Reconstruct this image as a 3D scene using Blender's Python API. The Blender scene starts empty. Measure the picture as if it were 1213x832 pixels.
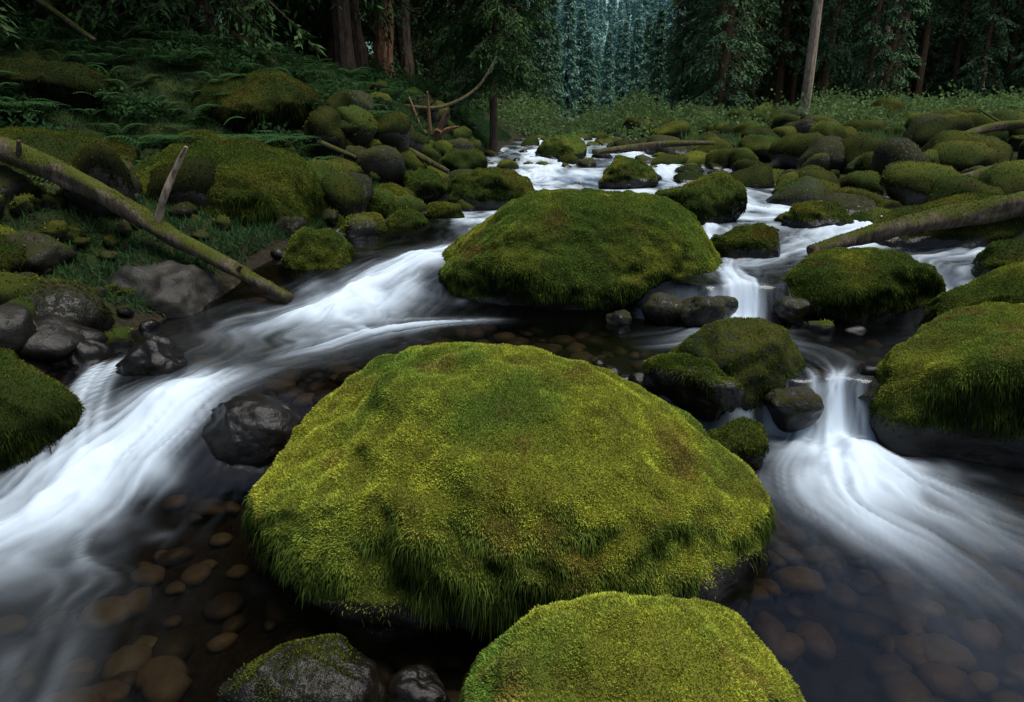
import bpy, math, numpy as np
from mathutils import Vector
rs = np.random.RandomState
scene = bpy.context.scene

# ------------------------------------------------------------------ noise
def _hash(ix, iy, iz, seed):
    n = (ix.astype(np.int64)*374761393 + iy.astype(np.int64)*668265263 + iz.astype(np.int64)*1274126177 + seed*974634777) & 0xffffffff
    n = ((n ^ (n >> 13))*1274126177) & 0xffffffff
    n = ((n ^ (n >> 15))*2246822519) & 0xffffffff
    n = n ^ (n >> 16)
    return (n & 0xffffff)/float(0xffffff)*2-1
def vn(x, y, z, seed=0):
    x = np.asarray(x, float); y = np.asarray(y, float)+0*x; z = np.asarray(z, float)+0*x
    fx, fy, fz = np.floor(x), np.floor(y), np.floor(z)
    u, v, w = x-fx, y-fy, z-fz
    u = u*u*(3-2*u); v = v*v*(3-2*v); w = w*w*(3-2*w)
    r = 0
    for a in (0, 1):
        for b in (0, 1):
            for c in (0, 1):
                k = (u if a else 1-u)*(v if b else 1-v)*(w if c else 1-w)
                r = r + k*_hash(fx+a, fy+b, fz+c, seed)
    return r
def fbm(x, y, z=0.0, o=4, seed=0, g=0.5):
    r = 0; a = 1; s = 0; f = 1
    for i in range(o):
        r = r + a*vn(np.asarray(x)*f+i*3.7, np.asarray(y)*f+i*1.3, np.asarray(z)*f, seed+i*17); s += a; a *= g; f *= 2.03
    return r/s
def ss(t, a=0.0, b=1.0):
    t = np.clip((t-a)/(b-a), 0, 1); return t*t*(3-2*t)
def norm(v): return v/np.maximum(np.linalg.norm(v, axis=-1, keepdims=True), 1e-9)

# ------------------------------------------------------------------ mesh helper
def make_mesh(name, verts, faces, mats, midx=None, smooth=True, fattrs=None, cattrs=None):
    me = bpy.data.meshes.new(name)
    verts = np.asarray(verts, np.float32)
    faces = [np.asarray(f, np.int32) for f in faces if len(f)]
    me.vertices.add(len(verts)); me.vertices.foreach_set('co', verts.ravel())
    loops = np.concatenate([f.ravel() for f in faces])
    tot = np.concatenate([np.full(len(f), f.shape[1], np.int32) for f in faces])
    start = np.concatenate([[0], np.cumsum(tot)[:-1]]).astype(np.int32)
    me.loops.add(len(loops)); me.loops.foreach_set('vertex_index', loops)
    me.polygons.add(len(tot)); me.polygons.foreach_set('loop_start', start)
    me.update(calc_edges=True)
    me.polygons.foreach_set('use_smooth', np.full(len(tot), smooth, bool))
    for m in mats: me.materials.append(m)
    if midx is not None: me.polygons.foreach_set('material_index', np.asarray(midx, np.int32))
    for k, a in (fattrs or {}).items():
        at = me.attributes.new(k, 'FLOAT', 'POINT'); at.data.foreach_set('value', np.asarray(a, np.float32))
    for k, a in (cattrs or {}).items():
        at = me.attributes.new(k, 'FLOAT_COLOR', 'POINT')
        c = np.ones((len(verts), 4), np.float32); c[:, :3] = a; at.data.foreach_set('color', c.ravel())
    me.update()
    return me
def add_obj(name, me, parent=None, loc=(0, 0, 0), rot=(0, 0, 0), sc=(1, 1, 1)):
    o = bpy.data.objects.new(name, me); scene.collection.objects.link(o)
    o.location = loc; o.rotation_euler = rot; o.scale = sc
    if parent: o.parent = parent
    return o

# ------------------------------------------------------------------ node helper
class NT:
    def __init__(s, name):
        s.m = bpy.data.materials.new(name); s.m.use_nodes = True; s.t = s.m.node_tree; s.t.nodes.clear()
        s.out = s.n('ShaderNodeOutputMaterial')
    def n(s, typ, ins=None, **kw):
        nd = s.t.nodes.new(typ)
        for k, v in kw.items(): setattr(nd, k, v)
        for k, v in (ins or {}).items():
            if isinstance(v, bpy.types.NodeSocket): s.t.links.new(v, nd.inputs[k])
            else: nd.inputs[k].default_value = v
        return nd
    def attr(s, a): return s.n('ShaderNodeAttribute', attribute_name=a)
    def pos(s): return s.n('ShaderNodeNewGeometry').outputs['Position']
    def noise(s, scale, detail=5, rough=.6, vec=None):
        return s.n('ShaderNodeTexNoise', {'Scale': scale, 'Detail': detail, 'Roughness': rough, 'Vector': vec or s.pos()}).outputs['Fac']
    def ramp(s, fac, stops):
        r = s.n('ShaderNodeValToRGB', {'Fac': fac}); e = r.color_ramp.elements
        while len(e) < len(stops): e.new(.5)
        for i, (p, c) in enumerate(stops): e[i].position = p; e[i].color = (*c, 1)
        return r.outputs['Color']
    def mix(s, f, a, b, mode='MIX'):
        m = s.n('ShaderNodeMix', data_type='RGBA', blend_type=mode)
        for i, v in ((0, f), (6, a), (7, b)):
            if isinstance(v, bpy.types.NodeSocket): s.t.links.new(v, m.inputs[i])
            else: m.inputs[i].default_value = v if i == 0 else (*v, 1)
        return m.outputs[2]
    def math(s, op, a, b=0.0):
        return s.n('ShaderNodeMath', {0: a, 1: b}, operation=op).outputs[0]
    def mr(s, v, a, b, c=0.0, d=1.0):
        return s.n('ShaderNodeMapRange', {0: v, 1: a, 2: b, 3: c, 4: d}).outputs[0]
    def bump(s, h, strength, dist, nrm=None):
        d = {'Height': h, 'Strength': strength, 'Distance': dist}
        if nrm: d['Normal'] = nrm
        return s.n('ShaderNodeBump', d).outputs[0]
    def pbsdf(s, **k):
        ins = {'Specular IOR Level': .3}; ins.update({a.replace('_', ' '): b for a, b in k.items()})
        return s.n('ShaderNodeBsdfPrincipled', ins).outputs[0]
    def done(s, sh): s.t.links.new(sh, s.out.inputs[0]); return s.m

def mat_rock():
    t = NT('wet_stone_with_moss')
    moss = t.attr('moss').outputs['Fac']; wet = t.attr('wet').outputs['Fac']; col = t.attr('mcol').outputs['Color']
    n1 = t.noise(3.5, 8, .65); n2 = t.noise(22, 6, .7); n3 = t.noise(130, 3, .7)
    stone = t.ramp(n1, [(.3, (.025, .024, .021)), (.5, (.07, .065, .056)), (.7, (.14, .13, .115))])
    stone = t.mix(t.math('MULTIPLY', n2, .8), stone, (.03, .032, .022))
    stone = t.mix(wet, stone, t.mix(1.0, stone, (.10, .08, .055), 'MULTIPLY'))
    mf = t.math('ADD', moss, t.math('MULTIPLY', t.math('SUBTRACT', n2, .5), .9))
    mf = t.mr(mf, .38, .6)
    mossc = t.mix(n3, t.mix(1.0, col, (.4, .4, .4), 'MULTIPLY'), col)
    base = t.mix(mf, stone, mossc)
    rough = t.mr(t.math('SUBTRACT', wet, t.math('MULTIPLY', mf, 2.0)), 0, 1, .85, .18)
    spec = t.mr(t.math('SUBTRACT', wet, mf), 0, 1, .08, .38)
    h = t.math('ADD', n2, t.math('MULTIPLY', t.math('MULTIPLY', n3, mf), .9))
    return t.done(t.pbsdf(Base_Color=base, Roughness=rough, Specular_IOR_Level=spec, Normal=t.bump(h, .5, .025)))
def mat_moss():
    t = NT('moss_strands'); col = t.attr('mcol').outputs['Color']
    d = t.n('ShaderNodeBsdfDiffuse', {'Color': col}).outputs[0]
    tr = t.n('ShaderNodeBsdfTranslucent', {'Color': col}).outputs[0]
    return t.done(t.n('ShaderNodeMixShader', {0: .3, 1: d, 2: tr}).outputs[0])
def mat_leaf(name, c1, c2, tr=.0):
    t = NT(name)
    r = t.n('ShaderNodeObjectInfo').outputs['Random']
    n = t.noise(1.1, 2, .6)
    f = t.math('ADD', t.math('MULTIPLY', n, .8), t.math('MULTIPLY', r, .35))
    col = t.mix(f, c1, c2)
    d = t.n('ShaderNodeBsdfDiffuse', {'Color': col}).outputs[0]
    if tr <= 0: return t.done(d)
    x = t.n('ShaderNodeBsdfTranslucent', {'Color': col}).outputs[0]
    return t.done(t.n('ShaderNodeMixShader', {0: tr, 1: d, 2: x}).outputs[0])
def mat_bark(name, c1, c2, mossy=0.0):
    t = NT(name)
    mp = t.n('ShaderNodeMapping', {'Vector': t.n('ShaderNodeTexCoord').outputs['Object'], 'Scale': (1, 1, .18)}).outputs[0]
    n = t.noise(22, 6, .7, mp); n2 = t.noise(2.6, 5, .65)
    col = t.ramp(n, [(.3, tuple(v*.25 for v in c1)), (.5, c1), (.72, c2)])
    if mossy:
        nz = t.n('ShaderNodeSeparateXYZ', {0: t.n('ShaderNodeNewGeometry').outputs['Normal']}).outputs[2]
        f = t.math('ADD', t.math('MULTIPLY', nz, .25), t.math('ADD', n2, mossy-.5))
        f = t.mr(f, .45, .62)
        col = t.mix(f, col, t.mix(t.noise(60, 3), (.02, .03, .005), (.10, .11, .02)))
    return t.done(t.pbsdf(Base_Color=col, Roughness=.9, Specular_IOR_Level=.1, Normal=t.bump(n, .9, .03)))
def mat_ground():
    t = NT('forest_floor_and_streambed')
    g = t.attr('bank').outputs['Fac']; n1 = t.noise(2.2, 8, .65); n2 = t.noise(25, 6, .7)
    bed = t.ramp(n2, [(.3, (.010, .008, .006)), (.6, (.035, .028, .018)), (.8, (.07, .058, .04))])
    soil = t.ramp(n1, [(.35, (.012, .013, .006)), (.5, (.022, .034, .009)), (.7, (.05, .065, .012))])
    soil = t.mix(t.math('MULTIPLY', n2, .6), soil, (.010, .012, .005))
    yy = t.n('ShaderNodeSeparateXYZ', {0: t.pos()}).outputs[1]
    soil = t.mix(t.mr(yy, 60, 130), soil, t.mix(n1, (.06, .11, .085), (.10, .17, .135)))  # distance haze put into the valley ground colour
    soil = t.mix(t.mr(yy, 180, 320), soil, t.mix(n1, (.16, .28, .25), (.21, .35, .31)))  # thicker haze on the far hill, also in the colour
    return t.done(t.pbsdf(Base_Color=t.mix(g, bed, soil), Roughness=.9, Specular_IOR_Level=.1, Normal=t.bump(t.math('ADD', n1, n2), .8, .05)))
def mat_water():
    t = NT('stream_water')
    foam = t.attr('foam').outputs['Fac']
    mp = t.n('ShaderNodeMapping', {'Vector': t.pos(), 'Scale': (1, .6, 1)}).outputs[0]
    nb = t.noise(5, 3, .5, mp)
    bmp = t.bump(nb, .35, .03)
    fres = t.n('ShaderNodeFresnel', {'IOR': 1.33, 'Normal': bmp}).outputs[0]
    gl = t.n('ShaderNodeBsdfGlossy', {'Color': (.85, .92, .98, 1), 'Roughness': .14, 'Normal': bmp}).outputs[0]
    tr = t.n('ShaderNodeBsdfTransparent', {'Color': (.38, .33, .26, 1)}).outputs[0]
    w = t.n('ShaderNodeMixShader', {0: fres, 1: tr, 2: gl}).outputs[0]
    d = t.n('ShaderNodeBsdfDiffuse', {'Color': (.56, .66, .75, 1)}).outputs[0]
    return t.done(t.n('ShaderNodeMixShader', {0: foam, 1: w, 2: d}).outputs[0])
def mat_pebble():
    t = NT('river_pebbles'); col = t.attr('pcol').outputs['Color']; n = t.noise(30, 5, .65)
    return t.done(t.pbsdf(Base_Color=t.mix(n, t.mix(1.0, col, (.35, .35, .35), 'MULTIPLY'), col), Roughness=.55, Normal=t.bump(n, .4, .01)))

M_ROCK = mat_rock(); M_MOSS = mat_moss(); M_GROUND = mat_ground(); M_WATER = mat_water(); M_PEB = mat_pebble()
M_NEAR = mat_leaf('spruce_needles', (.020, .045, .018), (.058, .105, .038))
M_MID = mat_leaf('spruce_needles_far', (.048, .10, .05), (.115, .195, .095))  # paler than the near needles: slight haze put into the colour
M_FAR = [mat_leaf('spruce_needles_haze_a', (.07, .14, .085), (.12, .21, .125)),  # aerial haze painted into the needle colour, paler and bluer per depth band
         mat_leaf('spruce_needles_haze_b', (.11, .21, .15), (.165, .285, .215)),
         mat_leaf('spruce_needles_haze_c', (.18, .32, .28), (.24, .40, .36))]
M_FERN = mat_leaf('fern_fronds', (.012, .036, .014), (.045, .10, .034), .35)
M_SHRUB = mat_leaf('shrub_leaves', (.05, .095, .035), (.14, .22, .075), .35)
M_BARK = mat_bark('spruce_bark', (.075, .052, .038), (.16, .11, .075))
M_BARKR = mat_bark('pine_bark', (.19, .105, .06), (.34, .21, .13))
M_LOG = mat_bark('mossy_log_bark', (.09, .07, .05), (.20, .165, .12), .42)
M_DEAD = mat_bark('dead_wood', (.30, .235, .17), (.52, .43, .32))

# ------------------------------------------------------------------ terrain functions
def Wz(x, y):
    yw = y+.10*np.sin(x*2.9+.7)+.05*np.sin(x*7.3)
    k = ss(x, -.9, .9)
    a = 2.55*(1-k)+3.30*k; b = 3.5*(1-k)+3.5*k
    z = .3*ss((yw*(1-k)+(y+.03*np.sin(x*17))*k-a)/(b-a))
    k2 = ss(x, .2, 1.4); k3 = ss(x, 1.9, 2.3)
    a = 4.65*(1-k2)+4.50*k2; b = 5.9*(1-k2)+4.70*k2+.9*k3
    z = z + .25*ss((y+.03*np.sin(x*15)-a)/(b-a))
    yy = np.clip(y-6, 0, 19)
    z = z + .034*yy + .035*np.sin(yy*1.9+.6*np.sin(x*1.3))*ss(yy, 0, 1)*ss(24-y, 0, 4)
    return z
XLy = [-30, 2, 3.2, 4.2, 5, 6, 8, 10, 15, 25, 60, 200, 600]; XLv = [-3.0, -2.7, -2.6, -2.6, -2.3, -1.9, -1.5, -1.2, -.8, .3, 5, 20, 60]
XRy = [-30, 2.5, 3.5, 5, 8, 10, 15, 25, 60, 200, 600]; XRv = [3.2, 2.9, 2.8, 3.9, 5.0, 5.0, 4.4, 4, 9, 26, 80]
def Tz(x, y):
    w = Wz(x, y)
    dl = np.interp(y, XLy, XLv)-x; dr = x-np.interp(y, XRy, XRv)
    n = fbm(x*.9, y*.9, 0, 4, 5)
    bed = w-.24+.05*fbm(x*2.5, y*2.5, 0, 3, 9)
    k = (.12+.88*ss(y, 6.8, 11))*(1-.75*ss(y, 19, 26))
    L = np.maximum(dl, 0)
    left = .34*ss(dl, -.5, .3)+k*1.8*(1-np.exp(-L/1.7))+.9*ss(dl, 2.6, 6)*(1-k)+.07*np.minimum(L, 40)+.25*n*ss(dl, 0, 1.5)
    R = np.maximum(dr, 0)
    right = .38*ss(dr, -.6, .5)+.035*np.minimum(R, 25)+.1*n*ss(dr, 0, 1.5)+.3*np.maximum(R-28, 0)*ss(y, 20, 60)
    far = np.clip(y-26, 0, 1e4)
    f = .3*ss(far, 0, 3)+.010*far+.34*np.maximum(y-270, 0)
    xa = .125*y
    side = .36*np.maximum(np.abs(x-xa)-(14+.06*y), 0)*ss(y, 60, 150)
    z = bed+left+right+f+np.minimum(side, 60)
    return np.where(z > 75, 75+(z-75)*.1, z), dl, dr

def axis(segs):
    out = []
    for a, b, n in segs: out.append(np.linspace(a, b, n, endpoint=False))
    return np.concatenate(out+[[segs[-1][1]]])
def grid(xs, ys):
    X, Y = np.meshgrid(xs, ys); nx, ny = len(xs), len(ys)
    i = np.arange(nx-1)[None, :]+np.arange(ny-1)[:, None]*nx
    q = np.stack([i, i+1, i+1+nx, i+nx], -1).reshape(-1, 4)
    return X.ravel(), Y.ravel(), q
xs = axis([(-450, -60, 26), (-60, -12, 40), (-12, -4, 100), (-4, 5, 180), (5, 16, 120), (16, 60, 44), (60, 450, 26)])
ys = axis([(-80, -8, 20), (-8, 0, 30), (0, 8, 160), (8, 30, 220), (30, 80, 60), (80, 600, 50)])
X, Y, q = grid(xs, ys)
Z, dl, dr = Tz(X, Y)
Z = Z+.04*fbm(X*5, Y*5, 0, 3, 31)*(ss(np.maximum(dl, dr), -.3, .3))
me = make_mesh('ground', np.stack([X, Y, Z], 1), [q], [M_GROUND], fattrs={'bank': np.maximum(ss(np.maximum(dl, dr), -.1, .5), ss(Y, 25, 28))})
add_obj('ground', me)

# ------------------------------------------------------------------ water
xs = axis([(-9, -4, 25), (-4, -2.4, 80), (-2.4, 2.6, 300), (2.6, 6, 120), (6, 10, 25)])
ys = axis([(-25, 0, 30), (0, 1.2, 30), (1.2, 6.2, 310), (6.2, 12, 160), (12, 27, 120)])
X, Y, q = grid(xs, ys)
Z = Wz(X, Y)
streams = [
 [(-.3,6.6,.2,.3),(-.6,5.95,.24,1.0),(-.92,5.35,.28,1.3),(-1.18,4.95,.32,1.2),(-1.4,4.5,.40,.6),(-1.55,4.05,.42,.28),(-1.65,3.7,.3,.25),(-1.66,3.48,.2,.7),(-1.80,3.1,.22,1.2),(-1.98,2.7,.27,1.2),(-2.1,2.3,.36,.75),(-2.05,1.8,.42,.4),(-1.9,1.3,.42,.2),(-1.8,.6,.4,.0)],
 [(.1,4.66,.05,.0),(-.45,4.62,.10,.5),(-.9,4.40,.16,.5),(-1.25,4.02,.16,.45),(-1.5,3.75,.14,.15)],
 [(2.3,7.6,.3,.5),(1.95,6.6,.25,.6),(1.78,5.6,.2,.6),(1.68,4.95,.15,.8),(1.62,4.62,.12,1.2),(1.58,4.45,.14,1.3),(1.62,4.2,.2,.5),(1.8,3.9,.24,.2),(1.82,3.65,.14,.4),(1.76,3.47,.09,1.2),(1.73,3.3,.13,1.5),(1.64,3.05,.22,1.2),(1.58,2.75,.28,.75),(1.58,2.35,.36,.3),(1.65,1.9,.45,.13),(1.7,1.1,.5,.0)],
 [(1.75,3.3,.1,1.),(1.88,2.98,.16,.6),(2.05,2.6,.25,.3),(2.25,2.1,.35,.14),(2.4,1.5,.4,.0)],
 [(1.6,4.6,.1,1.2),(1.42,4.38,.15,.9),(1.1,4.2,.14,.4),(.7,4.1,.12,.0)],
 [(5.2,9.5,.4,1.0),(4.2,7.9,.4,1.1),(3.2,6.6,.34,1.0),(2.4,5.95,.25,.9),(1.85,5.4,.2,.6)],
 [(5.0,6.6,.3,.8),(4.0,5.8,.3,1.0),(3.35,5.2,.22,.9),(3.15,4.6,.2,.5),(2.9,4.1,.25,.2),(2.4,3.9,.2,.05)],
 [(2,26,.9,1.1),(1,19,.7,1.2),(.5,14,.55,1.3),(.2,11,.5,1.3),(.7,9.3,.45,1.2),(.6,8.2,.4,1.0),(.0,7.5,.4,.9),(-.3,6.7,.25,.7)],
 [(3.4,20,.8,1.0),(3.0,14,.6,1.2),(2.9,11,.5,1.3),(3.3,9,.5,1.3),(3.6,7.8,.4,1),(3.0,6.5,.3,.8)],
 [(-2.36,3.9,.08,.4),(-2.30,3.62,.09,1.0),(-2.22,3.3,.10,.9),(-2.14,3.0,.14,.8),(-2.08,2.7,.2,.4)],
]
keep = np.ones(len(X)); bumpz = np.zeros(len(X))
blot = fbm(X*2.0, Y*2.0, 3.0, 4, 91)
for si, st in enumerate(streams):
    P = np.array(st); n = len(P)
    tt = np.linspace(0, n-1, n*9)
    i = np.clip(np.floor(tt).astype(int), 0, n-2); u = (tt-i)[:, None]
    p0 = P[np.maximum(i-1, 0)]; p1 = P[i]; p2 = P[i+1]; p3 = P[np.minimum(i+2, n-1)]
    C = .5*((2*p1)+(-p0+p2)*u+(2*p0-5*p1+4*p2-p3)*u*u+(-p0+3*p1-3*p2+p3)*u**3)
    seg = np.r_[0, np.cumsum(np.linalg.norm(np.diff(C[:, :2], axis=0), axis=1))]
    m = (X > C[:, 0].min()-1.5) & (X < C[:, 0].max()+1.5) & (Y > C[:, 1].min()-.8) & (Y < C[:, 1].max()+.8)
    idx = np.where(m)[0]; px, py = X[idx], Y[idx]
    best = np.full(len(idx), 1e9); S = np.zeros(len(idx)); D = np.zeros(len(idx)); Wd = np.ones(len(idx)); I = np.zeros(len(idx))
    for k in range(len(C)-1):
        a = C[k, :2]; d = C[k+1, :2]-a; l2 = max((d**2).sum(), 1e-9)
        h = np.clip(((px-a[0])*d[0]+(py-a[1])*d[1])/l2, 0, 1)
        qx = px-a[0]-h*d[0]; qy = py-a[1]-h*d[1]; dd = qx*qx+qy*qy
        b = dd < best
        best[b] = dd[b]; S[b] = seg[k]+h[b]*np.sqrt(l2); D[b] = (np.sign(qx*d[1]-qy*d[0])*np.sqrt(dd))[b]
        Wd[b] = C[k, 2]+(C[k+1, 2]-C[k, 2])*h[b]; I[b] = C[k, 3]+(C[k+1, 3]-C[k, 3])*h[b]
    dn = D/np.maximum(Wd, .03)
    wob = dn+.45*vn(S*1.6, dn*.7, 0*S, si+3)+.15*vn(S*4.5, dn*2, 0*S, si+8)
    st1 = fbm(S*1.1, wob*2.0, si*7.0, 4, 40+si, .6); st2 = fbm(S*2.2, wob*7, si*3.0, 3, 60+si, .6)
    I = np.clip(I, 0, 2)*(1+.5*blot[idx])
    env = np.exp(-(wob**2)*.85)*ss(S, 0, .25)
    f = I*env*np.clip(.70+.8*st1+.35*st2, 0, 1.5)
    wide = I*np.exp(-(dn/2.0)**2)*np.clip(.1+.5*st1+.25*st2, 0, 1)*.6
    f = np.clip(f+wide, 0, None); f = 1-np.exp(-1.6*f**2.2-.18*f)
    keep[idx] *= 1-np.clip(f, 0, .97)
    bumpz[idx] += (.05*env*np.clip(I, 0, 1)*(st1+.4*st2)*np.minimum(Wd/.25, 1.2)+.02*env*I*np.minimum(Wd/.2, 1))
for (bx, by, br, bi) in [(-1.1, 5.05, .32, .9), (-1.35, 4.75, .28, .6), (1.56, 4.36, .15, 1.0), (1.70, 3.14, .2, 1.1), (1.6, 2.92, .28, .6), (-1.98, 2.78, .26, 1.0), (-2.15, 2.5, .3, .7), (-1.78, 3.22, .15, .9), (-.75, 5.7, .2, .6)]:
    r = np.hypot(X-bx, Y-by)/br*(1+.5*fbm(X*5, Y*5, bx, 3, 12))
    f = bi*np.exp(-r**2*1.2)*np.clip(.75+.8*fbm(X*6, Y*4, 1, 4, 19), 0, 1)
    keep *= 1-np.clip(f, 0, .97); bumpz += f*.035*(1+fbm(X*8, Y*8, 0, 3, 29))
slope = np.abs(Wz(X, Y+.02)-Wz(X, Y-.02))/.04
sf = ss(slope, .8, 1.8)*np.clip(.1+1.2*fbm(X*9, 0*Y, 0, 3, 47), 0, 1)*.4*ss(X, .6, 1.2)
keep *= 1-sf
foam = 1-keep
up = ss(Y, 6.3, 8)*np.clip(fbm(X*2.2, Y*1.1, 0, 4, 77)*1.7+.22, 0, 1)*.85
foam = np.maximum(foam, up)
Z = Z+bumpz+.006*fbm(X*3, Y*3, 0, 3, 8)
me = make_mesh('stream_water', np.stack([X, Y, Z], 1), [q], [M_WATER], fattrs={'foam': np.clip(foam, 0, 1)})
add_obj('stream_water', me)

# ------------------------------------------------------------------ boulders
import bmesh
_ico = {}
def ico(sub):
    if sub not in _ico:
        bm = bmesh.new(); bmesh.ops.create_icosphere(bm, subdivisions=sub, radius=1)
        _ico[sub] = (np.array([v.co[:] for v in bm.verts]), np.array([[v.index for v in f.verts] for f in bm.faces])); bm.free()
    return _ico[sub]
def vnormals(v, f):
    fn = np.cross(v[f[:, 1]]-v[f[:, 0]], v[f[:, 2]]-v[f[:, 0]])
    n = np.zeros_like(v)
    for i in range(3): np.add.at(n, f[:, i], fn)
    return norm(n)
PAL = dict(bright=np.array([.37, .40, .05]), green=np.array([.15, .25, .04]), olive=np.array([.17, .175, .035]), brown=np.array([.25, .16, .05]), dark=np.array([.022, .036, .008]), deep=np.array([.10, .15, .025]))
def mosscol(p, nz, tone=1.0, seed=0, yel=.5):
    a = fbm(p[:, 0]*2.1, p[:, 1]*2.1, p[:, 2]*2.1, 4, 100+seed)
    b = fbm(p[:, 0]*5.5, p[:, 1]*5.5, p[:, 2]*5.5, 3, 200+seed)
    c = fbm(p[:, 0]*3.3, p[:, 1]*3.3, p[:, 2]*3.3, 3, 300+seed)
    k = np.clip(ss(a+(yel-.5), -.35, .35), 0, 1)[:, None]
    col = PAL['green']*(1-k)+PAL['bright']*k
    o = ss(b, .1, .5)[:, None]*.55; col = col*(1-o)+PAL['olive']*o
    br = ss(c, .28, .52)[:, None]*.55; col = col*(1-br)+PAL['brown']*br
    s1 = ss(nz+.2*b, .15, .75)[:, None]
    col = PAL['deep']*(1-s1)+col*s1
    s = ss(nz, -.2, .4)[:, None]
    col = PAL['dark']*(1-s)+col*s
    return col*tone
def shape(c, r, seed, sub=5, power=2.5, namp=.13, cuts=7, taper=.1, lean=(0, 0), rot=0.0, fine=1.0, planes=()):
    V, F = ico(sub); g = rs(seed)
    p = V.copy()
    e = (np.abs(p)**power).sum(1)**(-1/power); p = p*e[:, None]
    for _ in range(cuts):
        n = norm(g.normal(size=3)*np.array([1, 1, .8])); d = g.uniform(.72, .95)
        ex = np.maximum(p@n-d, 0); p = p-n*ex[:, None]*.85
    for (nx, ny, nz_, d) in planes:
        n = norm(np.array([nx, ny, nz_], float)); ex = np.maximum(p@n-d, 0); p = p-n*ex[:, None]*.8
    o = g.uniform(0, 50)
    p = p*(1+namp*fbm(V[:, 0]*1.3+o, V[:, 1]*1.3, V[:, 2]*1.3, 4, seed)[:, None]*1.6)
    z = p[:, 2]
    s = 1-taper*ss(-z, -.1, 1.0)*2-taper*.3*ss(z, .2, 1)
    p[:, 0] *= s; p[:, 1] *= s
    p[:, 2] += (lean[0]*p[:, 0]+lean[1]*p[:, 1])*ss(z, -.6, .6)
    p = p*np.array(r)
    ca, sa = math.cos(rot), math.sin(rot)
    p = np.stack([p[:, 0]*ca-p[:, 1]*sa, p[:, 0]*sa+p[:, 1]*ca, p[:, 2]], 1)+np.array(c)
    n = vnormals(p, F)
    p = p+n*(.04*fine*fbm(p[:, 0]*5, p[:, 1]*5, p[:, 2]*5, 3, seed+5)+.024*fine*fbm(p[:, 0]*15, p[:, 1]*15, p[:, 2]*15, 2, seed+6))[:, None]
    return p, F
def blades(p, F, n, moss, count, seed, L=(.008, .022), hang=.035, w=.004, tone=1.0, yel=.5, tv=None):
    g = rs(seed)
    a = p[F]; area = .5*np.linalg.norm(np.cross(a[:, 1]-a[:, 0], a[:, 2]-a[:, 0]), axis=1)
    wt = area*np.clip(moss[F].mean(1), 0, 1)**1.3
    fi = g.choice(len(F), count, p=wt/wt.sum())
    b = g.dirichlet((1, 1, 1), count)
    pos = (p[F[fi]]*b[:, :, None]).sum(1); nn = norm((n[F[fi]]*b[:, :, None]).sum(1))
    st = np.clip(1-nn[:, 2], 0, 1.2)[:, None]
    clump = fbm(pos[:, 0]*16, pos[:, 1]*16, pos[:, 2]*16, 2, seed+1)
    ln = g.uniform(L[0], L[1], count)*(1+.6*clump)+hang*ss(st[:, 0], .6, 1.1)*g.uniform(.1, 1.2, count)*np.clip(1+1.3*clump, .1, 2)
    dirn = norm(nn*(1-.6*ss(st, .35, 1.0))+np.array([0, 0, -1])*ss(st, .3, 1.0)*.9+g.normal(size=(count, 3))*(.6-.2*ss(st, .4, .9)))
    wv = norm(np.cross(dirn, g.normal(size=(count, 3))))*(w*g.uniform(.6, 1.3, count))[:, None]
    ln = ln[:, None]
    mid = pos+dirn*ln*.5; tip = pos+dirn*ln*.85+np.array([0, 0, -1])*ln*(.05+.45*ss(st, .3, .9))
    base = pos-nn*.004
    v = np.stack([base-wv*.6, base+wv*.6, mid-wv*.5, mid+wv*.5, tip], 1).reshape(-1, 3)
    i = np.arange(count)[:, None]*5
    f = np.concatenate([i+np.array([[0, 1, 3]]), i+np.array([[0, 3, 2]]), i+np.array([[2, 3, 4]])])
    tn = tone if tv is None else (tv[F[fi]].mean(1))[:, None]
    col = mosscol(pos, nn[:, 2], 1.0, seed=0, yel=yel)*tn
    col = col*(1+.6*clump[:, None])*g.uniform(.6, 1.5, (count, 1))
    rb = (g.rand(count) < .05)[:, None]
    col = np.where(rb, np.array([.36, .24, .07])*tn*ss(nn[:, 2:3], 0, .8), col)
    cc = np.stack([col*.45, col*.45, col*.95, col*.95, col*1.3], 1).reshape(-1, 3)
    return v, f, np.clip(cc, 0, .8)
def boulder(c, r, seed, name='mossy_boulder', moss=1.0, water=0.0, nbl=0, tone=1.0, yel=.5, wetk=1.0, mlow=.04, **kw):
    bl = {k: kw.pop(k) for k in ('L', 'hang', 'w') if k in kw}
    p, F = shape(c, r, seed, **kw); n = vnormals(p, F)
    h = p[:, 2]-water
    m = moss*ss(n[:, 2]+.25*fbm(p[:, 0]*3, p[:, 1]*3, p[:, 2]*3, 3, seed+9)+.5*(moss-.5), -.55, .15)*ss(h+.06*fbm(p[:, 0]*5, p[:, 1]*5, 0, 2, seed), mlow, mlow+.1)
    wet = wetk*(1-.15*ss(h, .2, .7))
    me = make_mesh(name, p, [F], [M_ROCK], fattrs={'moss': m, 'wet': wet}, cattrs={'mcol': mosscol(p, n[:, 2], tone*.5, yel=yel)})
    o = add_obj(name, me)
    if nbl:
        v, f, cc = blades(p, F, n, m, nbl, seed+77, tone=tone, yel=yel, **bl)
        mb = make_mesh('moss', v, [f], [M_MOSS], smooth=False, cattrs={'mcol': cc}); add_obj('moss', mb, o)
    return o
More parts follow.
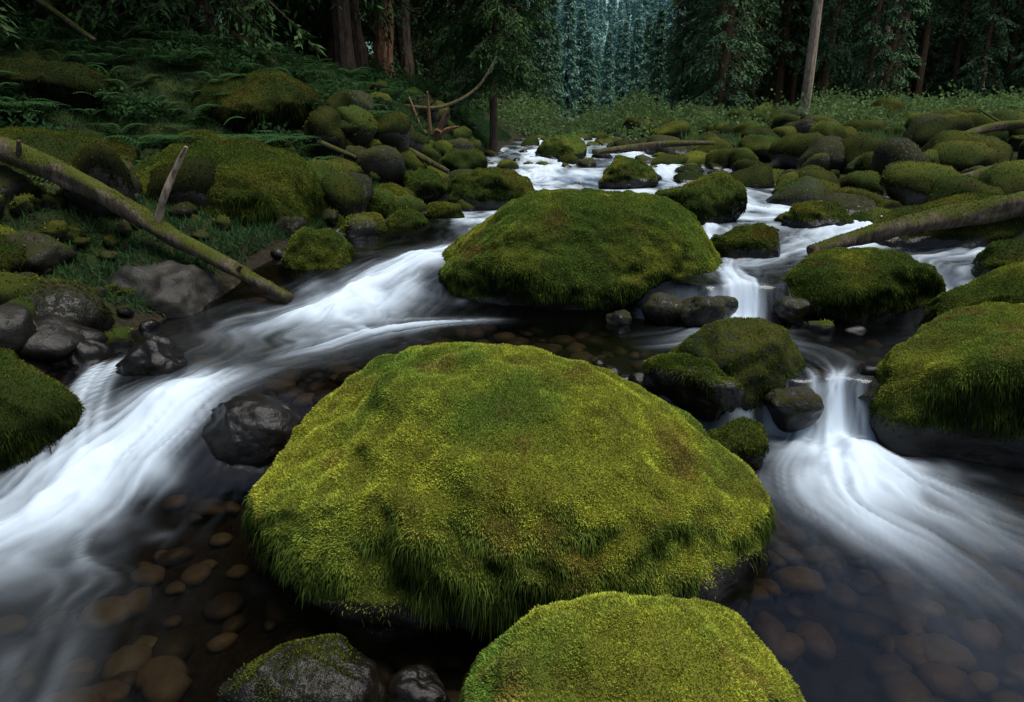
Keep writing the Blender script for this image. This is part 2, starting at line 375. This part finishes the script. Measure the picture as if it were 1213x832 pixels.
# foreground hero boulder
boulder((.0, 2.58, .03), (1.03, .72, .575), 11, sub=6, power=2.5, namp=.09, cuts=0, taper=.07, lean=(-.16, .12), planes=((.7, 0, .7, .95), (-.8, -.2, .6, .93), (-.6, -.8, .1, .93), (.7, -.75, .1, .95)), nbl=330000, L=(.006, .017), hang=.058, w=.0032, yel=.70, mlow=.03)
boulder((.32, 1.34, -.01), (.47, .44, .46), 23, sub=6, power=2.2, namp=.06, cuts=2, taper=.05, nbl=120000, L=(.005, .014), hang=.028, w=.0026, yel=.56, mlow=.02)
# second boulder mid stream
boulder((.56, 5.65, .36), (1.13, .82, .76), 35, sub=6, power=2.5, namp=.08, cuts=3, taper=.04, lean=(.05, .0), planes=((-.75, -.1, .65, .90), (.9, -.2, .5, 1.0), (0, -.8, .5, .95)), water=.3, nbl=180000, tone=.75, L=(.007, .018), hang=.025, w=.005, yel=.47)
boulder((2.47, 5.0, .30), (.74, .46, .42), 41, water=.3, nbl=50000, tone=.62, L=(.008, .018), hang=.02, w=.005, yel=.42, power=2.3)
boulder((1.26, 3.72, .08), (.43, .38, .46), 52, water=.1, nbl=16000, moss=.55, tone=.42, L=(.005, .012), hang=.01, w=.004, cuts=10, power=2.3, name='wet_boulder')
boulder((2.72, 3.42, .12), (.84, .52, .54), 63, water=.0, nbl=120000, tone=.85, L=(.006, .018), hang=.03, w=.0035, yel=.57, power=2.6, mlow=.14, lean=(.12, 0))
boulder((3.45, 4.35, .3), (.85, .40, .44), 64, water=.3, nbl=50000, tone=.6, w=.0045, hang=.02, lean=(.35, 0), rot=.25)
boulder((1.97, 5.85, .55), (.31, .26, .27), 71, water=.55, nbl=9000, tone=.5, hang=.01, w=.006, yel=.35)
boulder((-1.62, 5.75, .42), (.31, .28, .34), 72, water=.38, nbl=16000, tone=.55, hang=.01, w=.005, yel=.35, power=2.2, cuts=3)
boulder((-.28, 8.95, .7), (.56, .4, .38), 73, water=.65, nbl=12000, tone=.5, w=.008, hang=.01, yel=.4)
boulder((2.05, 7.65, .68), (.52, .42, .46), 74, water=.6, nbl=13000, tone=.6, w=.008, hang=.01, yel=.45)
boulder((1.75, 10.7, .8), (.46, .4, .34), 75, water=.75, nbl=5000, tone=.65, w=.012, hang=.01)
boulder((3.15, 7.15, .60), (.34, .26, .26), 76, water=.6, moss=.8, nbl=4000, tone=.45, w=.008, hang=.01)
boulder((1.15, 16.2, .95), (.56, .5, .45), 77, water=.9, tone=.9, nbl=4000, w=.015, hang=.01)
boulder((4.35, 6.6, .62), (1.1, .45, .34), 78, water=.55, nbl=14000, tone=.4, w=.007, lean=(.25, 0), rot=.3, hang=.02)
boulder((4.1, 5.2, .45), (.5, .4, .3), 79, water=.5, nbl=7000, tone=.4, w=.007, hang=.02)
# left bank big humps
boulder((-2.95, 7.0, .75), (1.0, .85, .78), 81, water=.5, nbl=110000, tone=.5, L=(.01, .028), hang=.11, w=.005, yel=.35, power=2.5, lean=(-.08, 0), planes=((0, -1, .1, .8),))
boulder((-4.7, 7.0, .9), (1.1, .9, .66), 82, water=.5, nbl=50000, tone=.32, hang=.08, w=.006, yel=.3)
boulder((-3.9, 4.9, .45), (.62, .45, .42), 181, water=.3, nbl=24000, tone=.3, hang=.05, w=.006, yel=.3)
boulder((-4.9, 5.4, .7), (.6, .5, .5), 182, water=.3, nbl=20000, tone=.3, hang=.05, w=.006, yel=.3)
boulder((-3.4, 9.6, 1.7), (.9, .7, .55), 183, water=.3, nbl=24000, tone=.3, hang=.06, w=.009, yel=.35)
boulder((-5.9, 9.0, 1.85), (1.0, .8, .5), 184, water=.3, nbl=20000, tone=.2, hang=.06, w=.009, yel=.3)
boulder((-2.62, 5.0, .32), (.45, .32, .38), 83, name='grey_boulder', water=.3, moss=.1, wetk=.55, cuts=6, power=2.1)
boulder((-3.05, 4.15, .32), (.46, .38, .34), 84, name='wet_boulder', water=.3, moss=.4, tone=.35, nbl=4000)
boulder((-2.62, 3.1, .12), (.48, .42, .44), 85, water=.0, moss=.75, tone=.4, nbl=22000, yel=.4, w=.0035)
boulder((-1.34, 3.12, .10), (.31, .22, .235), 86, name='wet_boulder', water=-.2, moss=.1, cuts=5, power=2.3, sub=6, fine=.6)
boulder((-2.06, 3.66, .24), (.2, .17, .22), 87, name='wet_boulder', water=.15, moss=.15)
boulder((-2.6, 3.8, .24), (.22, .2, .2), 88, name='wet_boulder', water=.2, moss=.2)
boulder((-.62, 1.60, -.01), (.22, .16, .16), 89, name='wet_boulder', water=.0, moss=.35, tone=.35, cuts=5, sub=6, fine=.5, nbl=5000, L=(.004, .01), hang=.0, w=.003)
boulder((-.28, 1.62, -.05), (.11, .09, .11), 90, name='wet_boulder', water=.0, moss=.2, tone=.4, fine=.5)
boulder((1.10, 3.10, .05), (.16, .14, .15), 91, water=.0, moss=.8, tone=.4, nbl=3500, hang=.01)
boulder((.93, 3.42, .26), (.30, .10, .16), 92, water=.28, moss=.9, tone=.6, nbl=10000, hang=.015, rot=-.5)
for k, (x, y, z, r) in enumerate([(1.97, 3.48, .22, .14), (1.50, 3.40, .20, .15), (1.30, 4.50, .42, .16), (1.08, 4.62, .42, .15), (1.90, 4.50, .46, .11), (1.44, 4.55, .46, .09), (.75, 4.6, .36, .1)]):
    boulder((x, y, z-.04), (r, r*.8, r*.8), 220+k, sub=4, name='wet_boulder', water=z-.2, moss=.45, tone=.4, fine=.6)
for k, (x, y, z, r) in enumerate([(-2.1, 8.6, .98, .38), (-1.7, 10.2, 1.08, .45), (-1.2, 9.1, .9, .32), (-1.52, 7.0, .66, .27), (-1.1, 7.25, .68, .23), (-1.95, 7.1, .7, .22), (-.78, 7.9, .7, .23), (-.85, 12.2, 1.0, .45), (-1.6, 7.7, .8, .27), (-2.6, 9.6, 1.3, .5), (-1.5, 8.4, .82, .25)]):
    boulder((x, y, z-.08), (r, r*.85, r*.72), 120+k, sub=4, water=z-.5, nbl=6000, tone=.5, w=.008, hang=.01, yel=.42)

# many small mossy stones on bars and shores (one mass)
g = rs(5); VV = []; FF = []; MO = []; WE = []; CO = []; TN = []; off = 0
spots = []
def sz(a, b): return a+(b-a)*g.rand()**2.2
for _ in range(560):
    y = 7+20*g.rand()**1.1; x = np.interp(y, XRy, XRv)-1.3+g.rand()**1.2*11*min(1, (y+4)/18); spots.append((x, y, sz(.10, .55)*(.8+.02*y)))
for _ in range(150):
    y = 4.6+13*g.rand(); x = np.interp(y, XLy, XLv)+.25-g.rand()*1.9; spots.append((x, y, sz(.08, .38)))
for _ in range(150):
    y = g.uniform(3.3, 6.3); x = np.interp(y, XLy, XLv)+.1-g.rand()*2.6; spots.append((x, y, sz(.06, .26)))
for _ in range(150):
    y = 7.0+19*g.rand(); x = g.uniform(np.interp(y, XLy, XLv), np.interp(y, XRy, XRv)); spots.append((x, y, sz(.07, .36)))
spots = [s for s in spots if not (-3.4 < s[0] < -1.5 and 4.2 < s[1] < 6.2 and s[2] > .11)]
for x, y, r in [(.2, 3.52, .07), (.38, 3.5, .06), (.55, 3.56, .08), (.7, 3.5, .07), (.05, 3.6, .05), (.5, 3.75, .05), (2.2, 6.3, .12), (2.6, 6.9, .15), (-1.8, 4.95, .1), (2.1, 4.45, .1), (2.3, 4.4, .08), (2.0, 3.6, .1)]:
    spots.append((x, y, r))
for k, (x, y, r) in enumerate(spots):
    z = float(Tz(np.array([x]), np.array([y]))[0][0]); w = float(Wz(np.array([x]), np.array([y])))
    zc = max(z+r*.3, w-.06) if y > 4.5 or x < -2 else w-.02
    p, F = shape((x, y, zc), (r, r*g.uniform(.65, 1), r*g.uniform(.55, .95)), 1000+k, sub=3, power=g.uniform(2.0, 2.7), cuts=7, namp=.2, lean=(g.uniform(-.3, .3), g.uniform(-.3, .3)), rot=g.uniform(0, 3), fine=.5)
    n = vnormals(p, F); ms = g.choice([1, 1, 1, .5])*(.3 if y < 4 else 1)
    VV.append(p); FF.append(F+off); off += len(p)
    MO.append(ms*ss(n[:, 2], -.4, .3)*ss(p[:, 2]-w, .0, .08)); WE.append(1-.3*ss(p[:, 2]-w, 0, .5))
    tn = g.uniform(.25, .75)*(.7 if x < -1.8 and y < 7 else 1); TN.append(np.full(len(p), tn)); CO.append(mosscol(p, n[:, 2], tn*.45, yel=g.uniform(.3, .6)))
P_ = np.concatenate(VV); F_ = np.concatenate(FF); MO = np.concatenate(MO)
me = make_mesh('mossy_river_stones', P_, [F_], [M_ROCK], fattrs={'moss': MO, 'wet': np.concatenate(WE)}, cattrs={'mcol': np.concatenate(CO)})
so = add_obj('mossy_river_stones', me)
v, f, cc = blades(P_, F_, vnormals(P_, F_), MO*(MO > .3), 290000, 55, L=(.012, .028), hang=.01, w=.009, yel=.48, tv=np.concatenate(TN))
add_obj('moss', make_mesh('moss', v, [f], [M_MOSS], smooth=False, cattrs={'mcol': cc}), so)

# pebbles on stream bed
VV = []; FF = []; CO = []; off = 0
for k in range(1200):
    if k < 420: x, y = g.uniform(.5, 2.8), g.uniform(.9, 3.2)
    elif k < 700: x, y = g.uniform(-2.4, .4), g.uniform(.9, 3.2)
    else: x, y = g.uniform(-2.2, 2.6), g.uniform(3.4, 5.2)
    r = g.uniform(.03, .1)*(1 if g.rand() > .2 else 1.2)
    z = float(Tz(np.array([x]), np.array([y]))[0][0])
    V, F = ico(2); a = g.uniform(0, 6.3)
    p = V*(1+.25*vn(V[:, 0]*1.5+k, V[:, 1]*1.5, V[:, 2]*1.5))[:, None]*np.array([r, r*g.uniform(.6, .95), r*g.uniform(.35, .55)])
    p = np.stack([p[:, 0]*math.cos(a)-p[:, 1]*math.sin(a), p[:, 0]*math.sin(a)+p[:, 1]*math.cos(a), p[:, 2]], 1)+np.array([x, y, z+r*.25])
    c = np.array([.16, .135, .095])*g.uniform(.2, 1.2)*np.array([1, g.uniform(.92, 1.08), g.uniform(.8, 1.2)])
    VV.append(p); FF.append(F+off); off += len(p); CO.append(np.tile(c, (len(p), 1)))
me = make_mesh('streambed_pebbles', np.concatenate(VV), [np.concatenate(FF)], [M_PEB], cattrs={'pcol': np.concatenate(CO)})
add_obj('streambed_pebbles', me)

# ------------------------------------------------------------------ tubes: logs, branches, trunks
def tube(pts, rad, seed=0, sides=12, sub=6, amp=.12):
    P = np.array(pts, float); R = np.array(rad, float); n = len(P)
    tt = np.linspace(0, n-1, (n-1)*sub+1); i = np.clip(tt.astype(int), 0, n-2); u = (tt-i)[:, None]
    p0 = P[np.maximum(i-1, 0)]; p1 = P[i]; p2 = P[i+1]; p3 = P[np.minimum(i+2, n-1)]
    C = .5*((2*p1)+(-p0+p2)*u+(2*p0-5*p1+4*p2-p3)*u*u+(-p0+3*p1-3*p2+p3)*u**3)
    r = np.interp(tt, np.arange(n), R)
    T = norm(np.gradient(C, axis=0)); ref = np.array([0, 0, 1.]) if abs(T[:, 2]).mean() < .8 else np.array([1., 0, 0])
    A = norm(np.cross(T, ref)); B = np.cross(T, A)
    a = np.linspace(0, 2*np.pi, sides, endpoint=False)
    ca, sa = np.cos(a), np.sin(a); L = np.arange(len(C))[:, None]
    rr = r[:, None]*(1+amp*fbm(np.tile(ca, (len(C), 1))*1.5+seed*3.1, np.tile(sa, (len(C), 1))*1.5, L*.35+0*ca, 3, seed))
    V = C[:, None, :]+A[:, None, :]*(rr*ca)[:, :, None]+B[:, None, :]*(rr*sa)[:, :, None]
    V = V.reshape(-1, 3); m = len(C)
    k = np.arange(m-1)[:, None]*sides; j = np.arange(sides)[None, :]
    q = np.stack([k+j, k+(j+1) % sides, k+sides+(j+1) % sides, k+sides+j], -1).reshape(-1, 4)
    V = np.concatenate([V, C[:1], C[-1:]]); c0 = m*sides; jj = np.arange(sides)
    t = np.concatenate([np.stack([(jj+1) % sides, jj, np.full(sides, c0)], 1), np.stack([(m-1)*sides+jj, (m-1)*sides+(jj+1) % sides, np.full(sides, c0+1)], 1)])
    return V, q, t
def tube_obj(name, tubes, mat, parent=None, fuzz=0, tone=.4, mth=0.0):
    VV = []; Q = []; T = []; off = 0
    for k, (p, r) in enumerate(tubes):
        V, q, t = tube(p, r, seed=k+len(name), amp=.4, sides=18, sub=12); VV.append(V); Q.append(q+off); T.append(t+off); off += len(V)
    V = np.concatenate(VV); q = np.concatenate(Q)
    o = add_obj(name, make_mesh(name, V, [q, np.concatenate(T)], [mat]), parent)
    if fuzz:
        F = np.concatenate([q[:, [0, 1, 2]], q[:, [0, 2, 3]]]); n = vnormals(V, F)
        c = V.mean(0)
        if ((V-c)*n).sum() < 0: n = -n
        m = ss(n[:, 2]+2.2*fbm(V[:, 0]*3, V[:, 1]*3, V[:, 2]*3, 3, 3)-mth, -.1, .5)
        v, f, cc = blades(V, F, n, m, fuzz, 9, L=(.006, .016), hang=.015, w=.004, tone=tone, yel=.4)
        add_obj('moss', make_mesh('moss', v, [f], [M_MOSS], smooth=False, cattrs={'mcol': cc}), o)
    return o
lg = tube_obj('fallen_log', [([(-6.2, 6.3, 2.05), (-4.5, 5.8, 1.56), (-3.4, 5.5, 1.19), (-2.6, 5.25, .80), (-1.66, 4.97, .38)], [.12, .10, .085, .07, .04]),
                        ([(-3.9, 5.6, 1.3), (-3.8, 5.5, 1.5)], [.03, .012]), ([(-2.1, 5.1, .55), (-2.0, 5.0, .62)], [.02, .01])], M_LOG, fuzz=6000, tone=.34, mth=.7)
tube_obj('broken_branch', [([(-2.75, 5.30, .84), (-2.62, 5.25, 1.1), (-2.5, 5.27, 1.32), (-2.42, 5.3, 1.46)], [.03, .026, .022, .012]), ([(-2.47, 5.28, 1.38), (-2.38, 5.2, 1.46)], [.014, .006])], M_DEAD, lg)
tube_obj('fallen_log', [([(2.5, 5.72, .60), (3.3, 5.95, .76), (4.3, 6.2, .90), (5.4, 6.5, 1.02), (7, 7, 1.2)], [.04, .08, .11, .13, .15])], M_LOG, fuzz=10000, tone=.36, mth=.4)
tube_obj('fallen_branch', [([(-4.5, 12.0, 3.0), (-3.0, 11.0, 2.1), (-1.6, 10.2, 1.35), (-.9, 9.9, 1.0)], [.07, .06, .05, .03])], M_LOG)
tube_obj('fallen_branch', [([(-3.6, 10.0, 1.8), (-2.7, 9.2, 1.5), (-1.9, 8.6, 1.25)], [.05, .045, .02])], M_LOG)
tube_obj('fallen_branch', [([(-2.3, 13.5, 2.0), (-1.4, 13.8, 1.95), (-.7, 14.2, 2.3), (-.3, 14.4, 2.9)], [.04, .035, .025, .012]), ([(-1.6, 13.7, 1.95), (-1.2, 13.4, 2.2)], [.02, .008])], M_LOG)
tube_obj('fallen_branch', [([(-9.0, 10.5, 4.2), (-7.0, 10.5, 3.5), (-5.6, 10.0, 2.7)], [.06, .05, .03])], M_LOG)
tube_obj('root_wad', [([(-1.5, 13.3, 1.1), (-1.45+dx, 13.1, 1.5), (-1.4+dx*2.2, 13.0, 1.2+dz)], [.07, .045, .015]) for dx, dz in [(-.2, .9), (-.05, 1.0), (.1, .7), (.2, .4), (.05, .3)]], M_BARKR)
tube_obj('driftwood', [([(7.2, 11.5, 1.45), (8.4, 12.2, 1.62), (10.5, 12.6, 1.7)], [.06, .08, .05]), ([(8.4, 12.2, 1.6), (8.1, 12.6, 1.9)], [.03, .01])], M_LOG)
tube_obj('driftwood', [([(1.6, 14, 1.12), (3.0, 14.6, 1.25), (4.2, 14.8, 1.28)], [.05, .07, .04])], M_LOG)
tube_obj('driftwood', [([(5.0, 8.2, .95), (6.0, 8.6, 1.12), (7.3, 9.2, 1.2)], [.04, .07, .05])], M_LOG)

# ------------------------------------------------------------------ spruces
def spruce(name, seed, h, cb, R, nb, nt, nl, lL, lW, tr, mleaf, mbark, lean=0.0):
    g = rs(seed)
    zb = cb+(h-cb)*g.rand(nb)**1.05; rel = (zb-cb)/(h-cb)
    L = R*(1-rel)**.8*(.45+.75*g.rand(nb))*np.clip(.65+rel*2.5, 0, 1)+.15
    az = g.uniform(0, 2*np.pi, nb); A = .25*rel+g.normal(0, .08, nb); B = .6-.3*rel+g.normal(0, .08, nb)
    def spine(i, s):
        r = L[i]*s*.95; zz = zb[i]+L[i]*(A[i]*s-B[i]*s*s+.12*s**3)
        return np.stack([np.cos(az[i])*r, np.sin(az[i])*r, zz], -1)
    ti = np.repeat(np.arange(nb), nt); s = g.uniform(.12, 1, len(ti))**.85
    base = spine(ti, s); side = g.choice([-1, 1], len(ti)); ang = az[ti]+side*g.uniform(.5, 1.1, len(ti))
    tl = L[ti]*.34*(1.15-s*.8)*g.uniform(.6, 1.3, len(ti))+.08
    tdir = norm(np.stack([np.cos(ang), np.sin(ang), -.45-g.rand(len(ti))*.7], -1))
    li = np.repeat(np.arange(len(ti)), nl); u = g.rand(len(li))
    pos = base[li]+tdir[li]*(tl[li]*u)[:, None]+np.array([0, 0, -1])*(tl[li]*u*u*.45)[:, None]
    d = norm(tdir[li]+g.normal(size=(len(li), 3))*.38+np.array([0, 0, -.25]))
    w = norm(np.cross(d, norm(np.array([0, 0, 1.])+g.normal(size=(len(li), 3))*.6)))
    ll = (lL*g.uniform(.6, 1.4, len(li)))[:, None]; ww = lW*g.uniform(.6, 1.3, len(li))[:, None]
    v = np.stack([pos, pos+d*ll*.45+w*ww, pos+d*ll, pos+d*ll*.45-w*ww], 1).reshape(-1, 3)
    q = np.arange(len(li)*4).reshape(-1, 4)
    zs = np.array([-1.2, 0, .5, 2, h*.3, h*.6, h*.97]); rr = np.array([1.9, 1.35, 1.1, 1, .78, .45, .06])*tr
    wob = g.normal(0, .03*h/10, (len(zs), 2)); wob[:3] = 0
    TV, TQ, TT = tube(np.stack([wob[:, 0]+lean*zs, wob[:, 1], zs], 1), rr, seed, sides=10, sub=4, amp=.1)
    st = np.linspace(0, 1, 5); bi = np.repeat(np.arange(nb), 5); sp = spine(bi, np.tile(st, nb)).reshape(nb, 5, 3)
    br = (.012+.010*L)[:, None]*(1.05-st)[None, :]
    off3 = np.array([[0, 0, 1], [0, 0, -.6], [0, 0, -.6]]); pa = np.stack([-np.sin(az), np.cos(az), 0*az], -1)
    ring = sp[:, :, None, :]+br[:, :, None, None]*(off3[None, None]+pa[:, None, None, :]*np.array([0, 1, -1])[None, None, :, None])
    BV = ring.reshape(-1, 3)
    k = (np.arange(nb)[:, None, None]*15+np.arange(4)[None, :, None]*3); j = np.arange(3)[None, None, :]
    BQ = np.stack([k+j, k+(j+1) % 3, k+3+(j+1) % 3, k+3+j], -1).reshape(-1, 4)
    lv = v.copy(); lv[:, 0] += lean*lv[:, 2]; BV[:, 0] += lean*BV[:, 2]
    o1 = len(lv); o2 = o1+len(TV)
    quads = np.concatenate([q, TQ+o1, BQ+o2]); mi = np.r_[np.zeros(len(q)), np.ones(len(TQ)), np.ones(len(BQ)), np.ones(len(TT))]
    return make_mesh(name, np.concatenate([lv, TV, BV]), [quads, TT+o1], [mleaf, mbark], midx=mi, smooth=False)
def T0(x, y): return float(Tz(np.array([float(x)]), np.array([float(y)]))[0][0])
near = [spruce('spruce_near', 1, 20, 2.0, 3.0, 330, 24, 8, .14, .024, .2, M_NEAR, M_BARK),
        spruce('spruce_near_b', 2, 18, .6, 2.8, 330, 24, 8, .14, .024, .17, M_NEAR, M_BARK)]
tall = [spruce('spruce_tall', 3, 27, 6.5, 3.2, 220, 18, 8, .19, .032, .24, M_NEAR, M_BARKR),
        spruce('spruce_tall_b', 4, 27, 5.0, 3.0, 220, 18, 8, .19, .032, .2, M_NEAR, M_BARK)]
young = spruce('spruce_young', 5, 12, 1.9, 1.35, 260, 24, 9, .12, .02, .085, M_NEAR, M_BARK, .03)
mid = [spruce('spruce_mid%d' % i, 10+i, 23+2*i, c, 1.8, 290, 13, 6, .22, .042, .2, M_MID, M_BARKR) for i, c in enumerate((.8, 3.0, 1.5, 6))]
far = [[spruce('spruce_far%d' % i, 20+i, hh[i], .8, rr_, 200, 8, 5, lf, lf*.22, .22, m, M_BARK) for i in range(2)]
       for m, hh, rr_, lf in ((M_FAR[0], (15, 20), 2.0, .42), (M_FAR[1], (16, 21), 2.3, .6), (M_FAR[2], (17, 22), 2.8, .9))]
pine = spruce('pine', 31, 28, 10, 2.2, 140, 16, 8, .25, .05, .2, M_MID, M_DEAD)
g = rs(9)
for m, x, y in [(tall[0], -4.35, 18.6), (tall[1], -3.75, 18.0), (tall[0], -3.35, 19.2), (tall[1], -2.9, 20.2), (young, -.45, 17.0), (young, -1.6, 22), (near[0], -5.2, 14.5), (near[1], -7.4, 13.2), (near[0], -9.6, 15),
                (near[1], -4.9, 20.5), (near[0], -7.0, 19), (near[1], -12, 13), (near[0], -10.5, 10.0), (near[1], -2.8, 25), (near[0], -8, 24), (near[1], -12, 20), (near[0], -14.5, 16), (tall[0], -8.6, 11.6), (near[0], -3.6, 15.8),
                (near[1], -7.0, 9.6), (near[1], -9.4, 8.6), (near[1], -5.0, 12.0)]:
    add_obj('spruce_tree', m, loc=(x, y, T0(x, y)), rot=(0, 0, g.uniform(0, 6.28)), sc=(1, 1, g.uniform(.9, 1.1)))
for x, y in [(12.1, 30), (19.0, 38), (22.5, 43), (33, 44)]:
    add_obj('pine_tree', pine, loc=(x, y, T0(x, y)), rot=(0, 0, g.uniform(0, 6.28)))
fr = bpy.data.objects.new('background_forest', None); scene.collection.objects.link(fr)
def plant(ms, x, y, s=1.0):
    add_obj('spruce', ms[g.randint(len(ms))], fr, (x, y, T0(x, y)-.2), (0, 0, g.uniform(0, 6.28)), (s, s, s*g.uniform(.85, 1.15)))
for _ in range(240):    # right bank forest
    y = 34+41*g.rand()**.8; x = g.uniform(.20*y+1.0+.05*(75-y), .95*y+6); plant(mid, x, y, g.uniform(.6, 1.1))
for _ in range(45):    # left / centre mid forest
    y = g.uniform(27, 62); x = g.uniform(-.75*y, .02*y-1.0); plant(mid, x, y, g.uniform(.6, 1.1))
for _ in range(60):    # trees narrowing down the valley, tips against the haze-coloured trees beyond
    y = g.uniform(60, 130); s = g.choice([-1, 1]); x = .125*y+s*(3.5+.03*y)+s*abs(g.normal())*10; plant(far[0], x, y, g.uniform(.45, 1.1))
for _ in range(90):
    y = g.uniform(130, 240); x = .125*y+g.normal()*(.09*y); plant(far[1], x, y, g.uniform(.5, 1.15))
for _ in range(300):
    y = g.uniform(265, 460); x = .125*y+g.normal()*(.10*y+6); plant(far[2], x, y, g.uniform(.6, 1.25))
for x, y in [(-9, -7), (-5, -12), (2, -14), (8, -10), (13, -5), (15, 3), (17, 10), (-11, 1), (-12, 6)]:  # unseen spruces beside and behind the camera, added to shade the boulder fronts
    plant(mid, x, y, 1)

# ------------------------------------------------------------------ undergrowth
def ferns(name, spots, mat, seed, size=.5):
    g = rs(seed); V = []; 
    for (x, y, z) in spots:
        sz = size*g.uniform(.6, 1.3)
        for k in range(g.randint(6, 10)):
            a = g.uniform(0, 6.28); s = np.linspace(.1, 1, 13); r = sz*s*.9; zz = sz*(1.0*s-.75*s*s)
            sp = np.stack([x+np.cos(a)*r, y+np.sin(a)*r, z+zz], 1); pw = sz*.26*np.sin(np.pi*np.clip(s*.9+.1, 0, 1))**.7
            side = np.array([-np.sin(a), np.cos(a), -.15]); fw = np.array([np.cos(a), np.sin(a), -.2])
            for sg in (-1, 1):
                sd = side*np.array([sg, sg, 1]); tip = sp+sd*pw[:, None]+fw*pw[:, None]*.35
                V.append(np.stack([sp, sp+sd*pw[:, None]*.5+fw*sz*.045, tip, sp+sd*pw[:, None]*.5-fw*sz*.012], 1).reshape(-1, 3))
    V = np.concatenate(V); return add_obj(name, make_mesh(name, V, [np.arange(len(V)).reshape(-1, 4)], [mat], smooth=False))
sp = []
for _ in range(460):
    y = g.uniform(6.5, 16); x = np.interp(y, XLy, XLv)-.9-g.rand()*7; sp.append((x, y, T0(x, y)+.02))
for _ in range(140):
    y = g.uniform(5.6, 8.5); x = g.uniform(-8, -5.2); sp.append((x, y, T0(x, y)+.02))
for _ in range(60):
    x, y = g.uniform(-3.8, -2.5), g.uniform(7.1, 8.0); sp.append((x, y, 1.36))
ferns('fern_undergrowth', sp, M_FERN, 3, .40)
def leafmass(name, spots, mat, seed, nleaf, ls):
    g = rs(seed); V = []
    for (x, y, z, r, h) in spots:
        c = norm(g.normal(size=(nleaf, 3)))*(g.rand(nleaf, 1)**.4)*np.array([r, r, h]); c[:, 2] = np.abs(c[:, 2])
        c *= (1+.35*vn(c[:, 0]*4+x, c[:, 1]*4+y, c[:, 2]*4))[:, None]
        c += np.array([x, y, z]); d = norm(g.normal(size=(nleaf, 3))+np.array([0, 0, .5])); w = norm(np.cross(d, g.normal(size=(nleaf, 3))))
        s = ls*g.uniform(.6, 1.4, (nleaf, 1))
        V.append(np.stack([c, c+d*s*.5+w*s*.3, c+d*s, c+d*s*.5-w*s*.3], 1).reshape(-1, 3))
    V = np.concatenate(V); return add_obj(name, make_mesh(name, V, [np.arange(len(V)).reshape(-1, 4)], [mat], smooth=False))
sp = []
for _ in range(150):
    y = g.uniform(20, 31); x = g.uniform(.12*y+1.2, .95*y); r = g.uniform(.4, 1.2); sp.append((x, y, T0(x, y), r, r*g.uniform(.5, 1.1)))
for _ in range(40):
    y = g.uniform(26, 40); x = g.uniform(-1.5, 7); r = g.uniform(.4, 1.3); sp.append((x, y, T0(x, y), r, r*g.uniform(.7, 1.6)))
leafmass('shrubs', sp, M_SHRUB, 4, 420, .13)
sp = []
for _ in range(160):
    y = g.uniform(6.5, 22); x = np.interp(y, XLy, XLv)-.8-g.rand()*6; r = g.uniform(.2, .5); sp.append((x, y, T0(x, y), r, r*.8))
leafmass('bank_shrubs', sp, M_FERN, 6, 300, .06)
n = 60000; y = g.uniform(15, 33, n); x = np.interp(y, XRy, XRv)+.5+g.rand(n)*(y*.8); z = Tz(x, y)[0]
d = norm(g.normal(size=(n, 3))*.35+np.array([0, 0, 1.])); h = g.uniform(.12, .4, (n, 1)); w = np.array([.012, 0, 0])
b = np.stack([x, y, z], 1); V = np.stack([b-w, b+w, b+d*h], 1).reshape(-1, 3)
add_obj('grass', make_mesh('grass', V, [np.arange(n*3).reshape(-1, 3)], [M_SHRUB], smooth=False))
n = 120000; y = g.uniform(4.5, 23, n); x = np.interp(y, XLy, XLv)-.1-g.rand(n)**1.4*6; z = Tz(x, y)[0]
d = norm(g.normal(size=(n, 3))*.6+np.array([0, 0, .8])); h = g.uniform(.03, .13, (n, 1)); a = g.uniform(0, 6.28, n); w = .009*np.stack([np.cos(a), np.sin(a), 0*a], 1)
b = np.stack([x, y, z], 1); V = np.stack([b-w, b+w, b+d*h], 1).reshape(-1, 3)
add_obj('bank_grass', make_mesh('bank_grass', V, [np.arange(n*3).reshape(-1, 3)], [M_FERN], smooth=False))

# ------------------------------------------------------------------ light, sky, camera
EL, AZ = math.radians(72), math.radians(100)     # sun direction: near overhead, soft overcast
w = bpy.data.worlds.new('World'); scene.world = w; w.use_nodes = True
nt = w.node_tree; bg = nt.nodes['Background']; sky = nt.nodes.new('ShaderNodeTexSky')
sky.sky_type = 'NISHITA'; sky.sun_disc = False; sky.sun_elevation = EL; sky.sun_rotation = AZ; sky.air_density = 1.0; sky.dust_density = 2.5
nt.links.new(sky.outputs[0], bg.inputs[0]); bg.inputs[1].default_value = .15
ld = bpy.data.lights.new('sun', 'SUN'); ld.energy = 3.9; ld.angle = math.radians(36); ld.color = (1, .97, .91)
sun = bpy.data.objects.new('sun', ld); scene.collection.objects.link(sun)
sd = Vector((math.sin(AZ)*math.cos(EL), math.cos(AZ)*math.cos(EL), math.sin(EL)))
sun.rotation_euler = sd.to_track_quat('Z', 'Y').to_euler()
cd = bpy.data.cameras.new('camera'); cam = bpy.data.objects.new('camera', cd); scene.collection.objects.link(cam)
cd.lens = 24; cd.sensor_width = 36; cd.clip_end = 2000; cd.clip_start = .05
cam.location = (0, 0, 1.6); cam.rotation_euler = (math.radians(90-18.2), 0, 0)
scene.camera = cam
scene.view_settings.view_transform = 'Standard'; scene.view_settings.look = 'None'; scene.view_settings.exposure = 0
